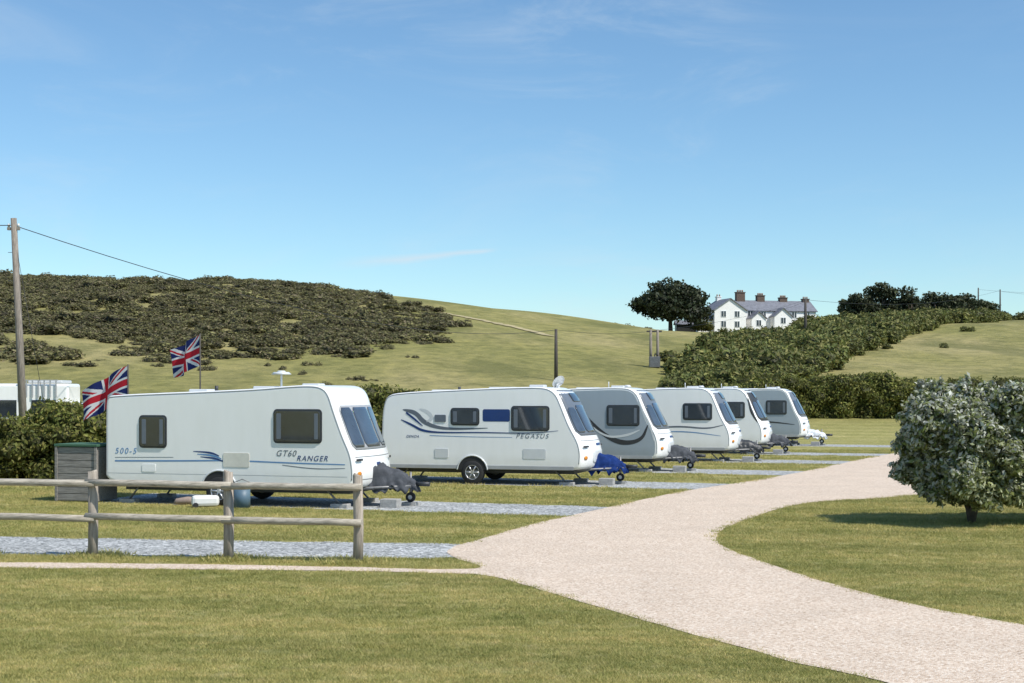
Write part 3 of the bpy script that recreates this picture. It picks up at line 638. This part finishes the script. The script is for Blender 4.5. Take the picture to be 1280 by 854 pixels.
        for a in range(6):
            t=a*math.pi/3; tube('spoke_%d'%a,[(xw+.03*math.cos(t),yc+sy*.085,.335+.03*math.sin(t)),(xw+.2*math.cos(t),yc+sy*.082,.335+.2*math.sin(t))],.02,M_alloy,e,n=6)
        tube('rim_edge',[(xw+.2*math.cos(a),yc+sy*.088,.335+.2*math.sin(a)) for a in np.linspace(0,2*math.pi,25)],.014,M_alloy,e,n=6)
    for x in (-.75,-L+.7):
        for y in (-.85,.85):
            dx=.32 if x>-1 else -.25
            tube('corner_steady',[(x,y,.38),(x+dx,y,.07)],.024,M_under,e,n=8); box('steady_block',x+dx-.2,x+dx+.2,y-.12,y+.12,0,.09,M_blockc,e,.01)
    xh=1.2
    for sy in (-1,1): tube('drawbar',[(-.6,sy*.62,.40),(.1,sy*.46,.42),(xh-.15,sy*.05,.46)],.035,M_under,e,n=8)
    cyl('hitch_head',(xh,0,.5),.05,.32,(1,0,0),M_dark,e,n=12)
    cyl('jockey_post',(.85,.16,.42),.028,.68,(0,0,1),M_under,e,n=10); cyl('jockey_wheel',(.85,.16,.19),.11,.08,(0,1,0),M_black,e,n=20); cyl('jockey_hub',(.85,.16,.19),.05,.09,(0,1,0),M_alloy,e,n=12)
    box('step_block',.40,.8,-.60,-.30,0,.19,M_blockc,e,.012); box('jockey_block',.68,1.02,.02,.30,0,.08,M_blockc,e,.01)
    # weather cover draped over the coupling: crumpled cloth with a ridge, hanging sides and a ragged hem
    cov={1:M_coverG,2:M_coverB,3:M_coverG,4:M_dark,5:M_coverG,6:M_pale}[s]; kz={1:1.0,2:.95,3:.92,4:.78,5:.82,6:.7}[s]
    V=[];F=[]; na,nb=34,25
    for i in range(na):
        u=i/(na-1); x=.06+u*.98
        hz=.52+(.44*(1-u)**.75+.05*math.exp(-((u-.62)/.10)**2))*kz; hw=.46-.34*u
        hem=.36+.06*math.sin(u*13+s*1.7)+.05*math.sin(u*29+s)
        for j in range(nb):
            v=-1+2*j/(nb-1); av=abs(v); k_=min(av/.4,1); dn=max(0,(av-.4)/.6)
            wr_=mnoise.noise(Vector((u*5+s*3,v*4,s)))*.09+mnoise.noise(Vector((u*12+s,v*9,3)))*.045
            yv=math.copysign(hw*(k_*.72+.28*dn)+wr_*.8*dn,v) if av>1e-6 else 0
            zz=hz-.05*k_**2-(hz-.05-hem)*dn**.9+wr_*.6
            V.append((x+wr_*.6+.05*math.sin(u*3.1)*dn,yv,zz))
    c0=len(V)
    for i in range(na-1):
        for j in range(nb-1): a=i*nb+j; F.append((a,a+1,a+nb+1,a+nb))
    for j in range(nb):
        v=V[(na-1)*nb+j]; V.append((v[0]+.05+.03*math.sin(j),v[1]*.7,max(.32,v[2]-.16)))
    for j in range(nb-1): a=(na-1)*nb+j; F.append((a,a+1,c0+j+1,c0+j))
    o=mesh_obj('hitch_cover',V,F,cov,e,smooth=True); so=o.modifiers.new('s','SOLIDIFY'); so.thickness=.01
    rz=lambda x: float(np.interp(x,[-L+.3,-2.6,-1.3],[2.5,2.61,2.69]))-.02
    for x,y,w in ((-2.5,0,.35),(-4.4,.2,.25),(-1.5,.1,.22)):
        if L+x>.8:
            z=rz(x); o=box('roof_light',x-w,x+w,y-w*.8,y+w*.8,z,z+.10,M_pale,e,.03)
    cyl('flue',(-3.6,-.6,rz(-3.6)+.07),.04,.16,(0,0,1),M_dark,e,n=10)
    if s==1:
        x=-2.0; z=rz(x); cyl('aerial_mast',(x,-.55,z+.16),.022,.36,(0,0,1),M_pale,e,n=10); cyl('aerial_base',(x,-.55,z+.03),.07,.06,(0,0,1),M_pale,e,n=14); cyl('aerial_dome',(x,-.55,z+.36),.23,.055,(0,0,1),M_pale,e,n=28,r2=.17)
        cyl('aerial_top',(x,-.55,z+.40),.12,.04,(0,0,1),M_pale,e,n=24,r2=.07)
    elif s==2:
        x=-.95; z=2.66; cyl('dish_stand',(x,.2,z+.05),.05,.16,(0,0,1),M_pale,e,n=10)
        V=[];F=[]; Rm=Matrix.Rotation(math.radians(-35),4,'Z')@Matrix.Rotation(math.radians(35),4,'Y')
        for i in range(5):
            rr_=.20*i/4
            for j in range(20):
                a=j*math.pi/10; p=Rm@Vector((-(.02-(rr_**2)*1.2),rr_*math.cos(a),rr_*math.sin(a))); V.append((x+p.x,.2+p.y,z+.2+p.z))
        for i in range(4):
            for j in range(20): F.append((i*20+j,i*20+(j+1)%20,(i+1)*20+(j+1)%20,(i+1)*20+j))
        o=mesh_obj('satellite_dish',V,F,M_pale,e,smooth=True); o.modifiers.new('s','SOLIDIFY').thickness=.01
        tube('dish_arm',[(x,.2,z+.1),(x+.2,.0,z+.14)],.012,M_trim,e,n=6)
    else:
        cyl('aerial_puck',(-1.2,.1,2.74),.13,.07,(0,0,1),M_pale,e,n=18,r2=.08); cyl('aerial_stem',(-1.7,-.5,2.78),.015,.2,(0,0,1),M_pale,e,n=6)
    return e
for c in cars: caravan(c)

# ---------------------------------------------------------------- loose site kit
def wpt(ci,x,y): return loc2w(cars[ci]['o'],x,y)
M_green=mat('green_felt',(.05,.12,.07),.8); M_slat=wood_mat('slat_grey',(.14,.13,.12),(.32,.30,.27),0)
sx_,sy_=wpt(0,-6.85,-.75); st=empty('storage_shed',(sx_,sy_,0),ANG)
for i in range(8): box('slat_%d'%i,-.58,.48,-.42,-.40,.05+i*.155,.19+i*.155,M_slat,st,.004)
box('shed_body',-.56,.46,-.395,.5,.03,1.28,M_slat,st); box('shed_lid',-.62,.52,-.46,.56,1.295,1.355,M_green,st,.01)
box('corner_post',-.60,-.54,-.45,-.424,0,1.29,M_slat,st); box('corner_post_2',.44,.50,-.45,-.424,0,1.29,M_slat,st)
x,y=wpt(0,-2.45,-1.6); wb=empty('water_barrel',(x,y,0)); cyl('barrel',(0,0,.22),.18,.40,(0,0,1),mat('barrel_blue',(.09,.15,.20),.5),wb); cyl('barrel_rim',(0,0,.43),.15,.04,(0,0,1),M_dark,wb); tube('handle',[(-.18,0,.36),(-.23,0,.55),(0,0,.64),(.23,0,.55),(.18,0,.36)],.012,M_under,wb,n=6)
x,y=wpt(0,-3.35,-1.6); wb=empty('waste_water_tank',(x,y,0),.3); o=box('tank',-.30,.30,-.14,.14,.03,.27,M_tankw,wb,.07); cyl('tank_cap',(.2,-.0,.28),.05,.05,(0,0,1),M_dark,wb,n=12); cyl('tank_wheel',(-.22,0,.06),.06,.32,(0,1,0),M_black,wb,n=14)
x,y=wpt(0,-4.0,-1.2); wb=empty('folded_awning_bag',(x,y,0),.1); tube('bag',[(-.3,0,.06),(-.25,0,.09),(0,.02,.11),(.25,0,.09),(.3,0,.06)],[.03,.07,.09,.08,.03],mat('bag_tan',(.30,.23,.19),.8,bump=.4,bs=10),wb,n=12)
# low-level mains hook-up bollards beside the pitches
for ci,lx in ((2,-6.9),(4,-6.9)):
    x,y=wpt(ci,lx,-.2); hb=empty('electric_hookup_bollard',(x,y,0),ANG); box('post',-.09,.09,-.07,.07,0,.95,M_trim,hb,.015); box('cap',-.11,.11,-.09,.09,.953,1.0,M_dark,hb,.01); box('socket_cover',-.06,.06,-.085,-.072,.55,.8,M_blue,hb,.004)

# ---------------------------------------------------------------- motorhome beyond the hedge
mh=empty('motorhome',(-21.0,60,0),math.radians(4))
bevel(box('body',-3.4,2.5,-1.1,1.1,.5,2.88,M_white,mh),.12,4)
v=[(2.4,-1,.5),(4.2,-1,.5),(4.2,-1,1.1),(3.4,-1,1.35),(2.8,-1,2.1),(2.4,-1,2.1)]; vv=v+[(a,1,c) for a,b_,c in v]; k=6
bevel(mesh_obj('cab',vv,[tuple(range(k)),tuple(range(k,2*k))[::-1]]+[(i,k+i,k+(i+1)%k,(i+1)%k) for i in range(k)],M_white,mh),.08,3)
for x in (-2.2,3.2): cyl('wheel',(x,-.95,.34),.34,.24,(0,1,0),M_black,mh); cyl('wheel_far',(x,.95,.34),.34,.24,(0,1,0),M_black,mh)
for x in (-2.8,-.6,1.0): box('window',x,x+1.0,-1.13,-1.105,1.5,2.2,M_glass,mh,.02)
box('solar_panel',-2.5,-.8,-.8,.5,2.9,2.95,M_trim,mh,.01); box('roof_box',.8,2.2,-.9,.8,2.9,3.02,M_pale,mh,.04)
for i in range(7): box('roof_rack_bar_%d'%i,.55+.24*i,.60+.24*i,-1.19,-1.14,2.3,3.0,M_trim,mh)
box('rack_rail',.5,2.1,-1.2,-1.14,3.003,3.04,M_trim,mh)

# ---------------------------------------------------------------- flags
def uj(u,v):
    x=u*2-1; y=v-.5
    if abs(x)<.1 or abs(y)<.1: return (.55,.012,.03)
    if abs(x)<.167 or abs(y)<.167: return (.80,.80,.80)
    s5=math.sqrt(1.25)
    for sgn in (1,-1):
        d=(y-sgn*x*.5)/s5
        if abs(d)<.1:
            if 0<-d*(1 if x>0 else -1)<.067: return (.55,.012,.03)
            return (.80,.80,.80)
    return (.008,.02,.13)
def flag_mat():
    m,nt,out=new_mat('flag_cloth'); L=nt.links; a=N(nt,'ShaderNodeVertexColor',layer_name='Col'); b=N(nt,'ShaderNodeBsdfPrincipled',Roughness=.75); t=N(nt,'ShaderNodeBsdfTranslucent'); mx=N(nt,'ShaderNodeMixShader'); mx.inputs[0].default_value=.35
    L.new(a.outputs[0],b.inputs['Base Color']); L.new(a.outputs[0],t.inputs[0]); L.new(b.outputs[0],mx.inputs[1]); L.new(t.outputs[0],mx.inputs[2]); L.new(mx.outputs[0],out.inputs[0]); return m
M_flag=flag_mat()
def flag(x,y,ztop,fly,hoist,droop,yaw,ph):
    e=empty('union_flag',(x,y,0)); tube('flag_pole',[(0,0,0),(0,0,ztop+.04)],[.026,.018],M_poled,e,n=8)
    nu,nv=110,60; V=[];cols=[];F=[]
    for i in range(nu):
        for j in range(nv):
            for (a,b_) in ((i,j),(i+1,j),(i+1,j+1),(i,j+1)):
                u=a/nu; v=b_/nv; w=.12*math.sin(u*9+ph+v*1.5)*u**.6+.04*math.sin(u*17+v*4+ph)*u**.5
                r_=u*fly; dx=-r_*math.cos(droop*u**.3); dz=-r_*math.sin(droop*u**.3)-.05*math.sin(u*3.1)
                X=dx*math.cos(yaw)-w*math.sin(yaw)-.02; Yv=dx*math.sin(yaw)+w*math.cos(yaw)
                V.append((X+.25*(1-v)*u*math.sin(droop)*hoist,Yv,ztop-hoist*(1-v)*(1-.08*u)+dz))
            cols+= [uj((i+.5)/nu,(j+.5)/nv)]*4; k=len(V)-4; F.append((k,k+1,k+2,k+3))
    me=np_mesh('flag',np.array(V),np.array(F),M_flag,np.array(cols),smooth=True); link(bpy.data.objects.new('flag',me),e)
flag(-8.55,39.0,4.12,1.15,.84,math.radians(20),math.radians(-35),.5)
flag(-10.15,37.6,3.25,1.6,.86,math.radians(25),math.radians(-22),2.2)

# ---------------------------------------------------------------- poles and wires
def pole(name,x,y,ztop,r,m,lean=0,arm=False):
    z=tz(x,y); e=empty(name,(x,y,z)); h=ztop-z
    tube('pole',[(0,0,-.5),(lean*.5,0,h*.5),(lean,0,h)],[r*1.15,r,r*.8],m,e,n=12)
    if arm:
        box('crossarm',lean-.22,lean+.22,-.05,.05,h-.42,h-.32,m,e,.01)
        for q in (-.17,.17): cyl('insulator',(lean+q,0,h-.25),.04,.12,(0,0,1),M_pale,e,n=10)
        for k in range(4): tube('step_iron',[(lean-.02,0,h-1.2-k*.5),(lean+(.2 if k%2 else -.2),0,h-1.2-k*.5)],.01,M_under,e,n=5)
    return (x+lean,y,ztop)
p0=pole('telegraph_pole',-17.1,50,8.65,.13,M_pole,-.42,True)
p1=pole('telegraph_pole',3.56,115,7.55,.14,M_poled)
p3=pole('telegraph_pole',39.2,190,14.8,.19,M_poled)
p4=pole('telegraph_pole',108.2,330,26.4,.18,M_poled); p5=pole('telegraph_pole',106.4,310,24.6,.17,M_poled)
HPX,HPY=13.1,131
z=tz(HPX,HPY); hp=empty('transformer_pole',(HPX,HPY,z))
for q in (-.32,.32): tube('pole',[(q,0,-.5),(q,0,8.2-z)],[.15,.12],M_pole,hp,n=10)
box('crossarm',-.7,.7,-.06,.06,8.2-z-.25,8.2-z-.1,M_poled,hp); box('transformer',-.5,.5,-.55,-.16,4.7-z,5.7-z,M_under,hp,.04)
for q in (-.3,0,.3): cyl('bushing',(q,-.3,5.82-z),.05,.24,(0,0,1),M_poled,hp,n=8)
wr=empty('overhead_wires')
def wire(a,b_,sag,r=.012):
    pts=[]
    for i in range(25):
        t=i/24; pts.append((a[0]+(b_[0]-a[0])*t,a[1]+(b_[1]-a[1])*t,a[2]+(b_[2]-a[2])*t-sag*4*t*(1-t)))
    return tube('wire',pts,r,M_wire,wr,n=5)
t0=(p0[0],p0[1],p0[2]-.25); wire(t0,(p1[0],p1[1],7.5),1.6,.016); wire((-45,38,8.9),t0,.5,.016); wire((p1[0],p1[1],7.5),(HPX,HPY,8.1),.3,.012)
wire((HPX,HPY,8.1),(39.2,190,14.7),.5,.014); wire((39.2,190,14.7),(106.4,310,24.4),1.6,.02); wire((p4[0],p4[1],26),(150,340,27),1,.02); wire((p5[0],p5[1],24.2),(145,300,22),1,.02)
wire((39.2,190,14.5),(52,300,20),.8,.015)
tube('guy_wire',[(p0[0],p0[1],8.2),(p0[0]+1.6,p0[1]-.5,0)],.009,M_wire,wr,n=5)

# ---------------------------------------------------------------- white cottages on the ridge
M_render=mat('white_render',(.84,.83,.80),.8,var=.06,vs=.6); M_slate=mat('slate_roof',(.17,.175,.20),.6,var=.25,vs=1.5,bump=.3,bs=6)
M_brick=mat('chimney_brick',(.12,.085,.065),.9,var=.3,vs=4); M_pot=mat('chimney_pot',(.25,.15,.10),.8); M_wing=mat('cottage_window',(.04,.05,.06),.1)
HX,HY=41.2,296; HZ=tz(HX+8,HY)+1.0; ho=empty('white_terrace_cottages',(HX,HY,HZ),math.radians(14))
def gable(nm,x0,x1,y0,y1,e_,rg,axis,over=.3):
    if axis=='x':
        ym=(y0+y1)/2; V=[(x0,y0,e_),(x0,y1,e_),(x0,ym,rg-.12),(x1,y0,e_),(x1,y1,e_),(x1,ym,rg-.12)]
        mesh_obj(nm+'_gable_wall',V,[(0,2,1),(3,4,5)],M_render,ho)
        dz=(rg-e_)/(ym-y0)*over
        R=[(x0-over,y0-over,e_-dz),(x1+over,y0-over,e_-dz),(x1+over,ym,rg),(x0-over,ym,rg),(x0-over,y1+over,e_-dz),(x1+over,y1+over,e_-dz)]
    else:
        xm=(x0+x1)/2; V=[(x0,y0,e_),(x1,y0,e_),(xm,y0,rg-.12),(x0,y1,e_),(x1,y1,e_),(xm,y1,rg-.12)]
        mesh_obj(nm+'_gable_wall',V,[(0,1,2),(3,5,4)],M_render,ho)
        dz=(rg-e_)/(xm-x0)*over
        R=[(x0-over,y1+over,e_-dz),(x0-over,y0-over,e_-dz),(xm,y0-over,rg),(xm,y1+over,rg),(x1+over,y1+over,e_-dz),(x1+over,y0-over,e_-dz)]
    o=mesh_obj(nm+'_roof',R,[(0,1,2,3),(3,2,5,4)],M_slate,ho); so=o.modifiers.new('s','SOLIDIFY'); so.thickness=.15; so.offset=0
def house_block(nm,x0,x1,y0,y1,e_,rg,axis): box(nm+'_walls',x0,x1,y0,y1,-3,e_,M_render,ho); gable(nm,x0,x1,y0,y1,e_,rg,axis)
house_block('wing',0,7,-2.5,5,4.1,6.4,'y'); house_block('terrace',7.02,24,0,7,4.2,6.4,'x'); house_block('lean_to',-3.2,-.02,-1.5,3,2.2,3.3,'x'); house_block('porch_wing',13.5,17.5,-2.2,-.02,3.0,4.6,'y'); house_block('end_wing',8.2,11.4,-2.6,-.02,2.5,3.8,'y')
def hwin(x,z,w,h,y):
    box('window_frame',x-w/2-.1,x+w/2+.1,y-.06,y-.01,z-.1,z+h+.1,M_white,ho); box('window_pane',x-w/2,x+w/2,y-.09,y-.062,z,z+h,M_wing,ho); box('window_bar',x-.04,x+.04,y-.12,y-.092,z,z+h,M_white,ho)
for x,z,y in ((2,2.6,-2.5),(5,2.6,-2.5),(2,.5,-2.5),(5,.5,-2.5),(9,2.85,0),(12,2.7,0),(19,2.7,0),(22,2.7,0),(19,.6,0),(22,.6,0),(15.5,1.4,-2.2),(9.8,.8,-2.6)): hwin(x,z,1.0,1.15,y)
def chim(x,y,zb,zt,w,m=M_brick,pots=3):
    box('chimney_stack',x-w,x+w,y-.5,y+.5,zb,zt,m,ho); box('chimney_cap',x-w-.1,x+w+.1,y-.6,y+.6,zt+.002,zt+.18,m,ho)
    for i in range(pots): cyl('chimney_pot',(x-w*.6+i*w*1.2/max(1,pots-1),y,zt+.4),.14,.45,(0,0,1),M_pot,ho,n=10)
chim(3.5,4,5,7.0,.45,M_render,2); chim(8.2,3.5,5.5,8.0,.95,M_brick,4); chim(12.8,3.5,5.5,7.4,.85,M_brick,4); chim(18,3.5,5.5,7.0,.85,M_brick,4); chim(23.2,3.5,5.5,6.8,.7,M_brick,3)
fs=empty('farm_shed',(35.6,292,tz(35.6,292))); bevel(box('walls',-2,2,-1.5,1.5,-.5,1.7,M_dark,fs),.03); mesh_obj('roof',[(-2.3,-1.8,1.6),(2.3,-1.8,1.6),(2.3,0,2.5),(-2.3,0,2.5),(-2.3,1.8,1.6),(2.3,1.8,1.6)],[(0,1,2,3),(3,2,5,4)],M_slate,fs)

# ---------------------------------------------------------------- light, sky, camera
az=math.radians(-34); el=math.radians(52)
sd=Vector((math.cos(el)*math.cos(az),math.cos(el)*math.sin(az),math.sin(el)))
sl=bpy.data.lights.new('sun','SUN'); sl.energy=5.0; sl.angle=math.radians(.53); sl.color=(1,.955,.88); so=bpy.data.objects.new('sun',sl); so.rotation_euler=sd.to_track_quat('Z','Y').to_euler(); so.location=(20,-10,40); link(so)
w=bpy.data.worlds.new('World'); scene.world=w; w.use_nodes=True; nt=w.node_tree; nt.nodes.clear(); L=nt.links
out=nt.nodes.new('ShaderNodeOutputWorld'); bg=N(nt,'ShaderNodeBackground',Strength=.14); L.new(bg.outputs[0],out.inputs[0])
sky=nt.nodes.new('ShaderNodeTexSky'); sky.sky_type='NISHITA'; sky.sun_disc=False; sky.sun_elevation=el; sky.sun_rotation=math.atan2(sd.x,sd.y); sky.air_density=1.0; sky.dust_density=.1; sky.ozone_density=2.2
tint=mixc(nt,1.0,sky.outputs[0],(.76,.95,1.03),'MULTIPLY')
tc=N(nt,'ShaderNodeTexCoord'); D=tc.outputs['Generated']
mp=N(nt,'ShaderNodeMapping'); mp.inputs['Scale'].default_value=(3.2,1.2,10); mp.inputs['Rotation'].default_value=(0,math.radians(-14),0); mp.inputs['Location'].default_value=(2.6,0,1.35); L.new(D,mp.inputs[0])
n1=N(nt,'ShaderNodeTexNoise',Scale=1.9,Detail=10,Roughness=.66,Distortion=.7); L.new(mp.outputs[0],n1.inputs['Vector'])
mp3=N(nt,'ShaderNodeMapping'); mp3.inputs['Location'].default_value=(.55,.2,.4); L.new(D,mp3.inputs[0])
n2=N(nt,'ShaderNodeTexNoise',Scale=3.0,Detail=2); L.new(mp3.outputs[0],n2.inputs['Vector'])
def mth(op,a,b_=None,c_=None):
    m=nt.nodes.new('ShaderNodeMath'); m.operation=op
    for i,v in enumerate((a,b_,c_)):
        if v is None: continue
        if isinstance(v,(int,float)): m.inputs[i].default_value=v
        else: L.new(v,m.inputs[i])
    return m.outputs[0]
def mrange(v,a,b_,c_,d_):
    m=nt.nodes.new('ShaderNodeMapRange'); m.interpolation_type='SMOOTHSTEP'; L.new(v,m.inputs[0])
    for i,q in zip((1,2,3,4),(a,b_,c_,d_)): m.inputs[i].default_value=q
    return m.outputs[0]
cl=mth('MULTIPLY',mrange(n1.outputs[0],.46,.80,0,1),mrange(n2.outputs[0],.42,.62,.10,1)); cl=mth('MULTIPLY',cl,.42)
sx=N(nt,'ShaderNodeSeparateXYZ'); L.new(D,sx.inputs[0]); yy=mth('MAXIMUM',sx.outputs[1],.05)
u=mth('DIVIDE',sx.outputs[0],yy); v=mth('DIVIDE',sx.outputs[2],yy)
ln=mth('MULTIPLY_ADD',u,.10,.1002); dv=mth('ABSOLUTE',mth('SUBTRACT',mth('ADD',v,mth('MULTIPLY',mth('SUBTRACT',n1.outputs[0],.5),.008)),ln))
thick=mrange(u,-.13,-.01,.006,.0022)
cm=mth('SUBTRACT',1,mth('MINIMUM',1,mth('DIVIDE',dv,thick))); cm=mth('MULTIPLY',cm,mth('MULTIPLY',mrange(u,-.14,-.07,0,1),mrange(u,-.022,-.008,1,0)))
cl=mth('MINIMUM',mth('ADD',cl,mth('MULTIPLY',cm,.6)),.8)
mx=nt.nodes.new('ShaderNodeMix'); mx.data_type='RGBA'; L.new(cl,mx.inputs[0]); L.new(tint,mx.inputs[6]); mx.inputs[7].default_value=(4.9,5.6,6.2,1); L.new(mx.outputs[2],bg.inputs[0])
cam=bpy.data.cameras.new('camera'); cam.lens=50; cam.sensor_width=36; cam.shift_y=.0477; cam.clip_end=8000; cam.clip_start=.1
co=bpy.data.objects.new('camera',cam); co.location=(0,0,2.6); co.rotation_euler=(math.radians(90),0,0); link(co); scene.camera=co
print('grass instances',len(P))
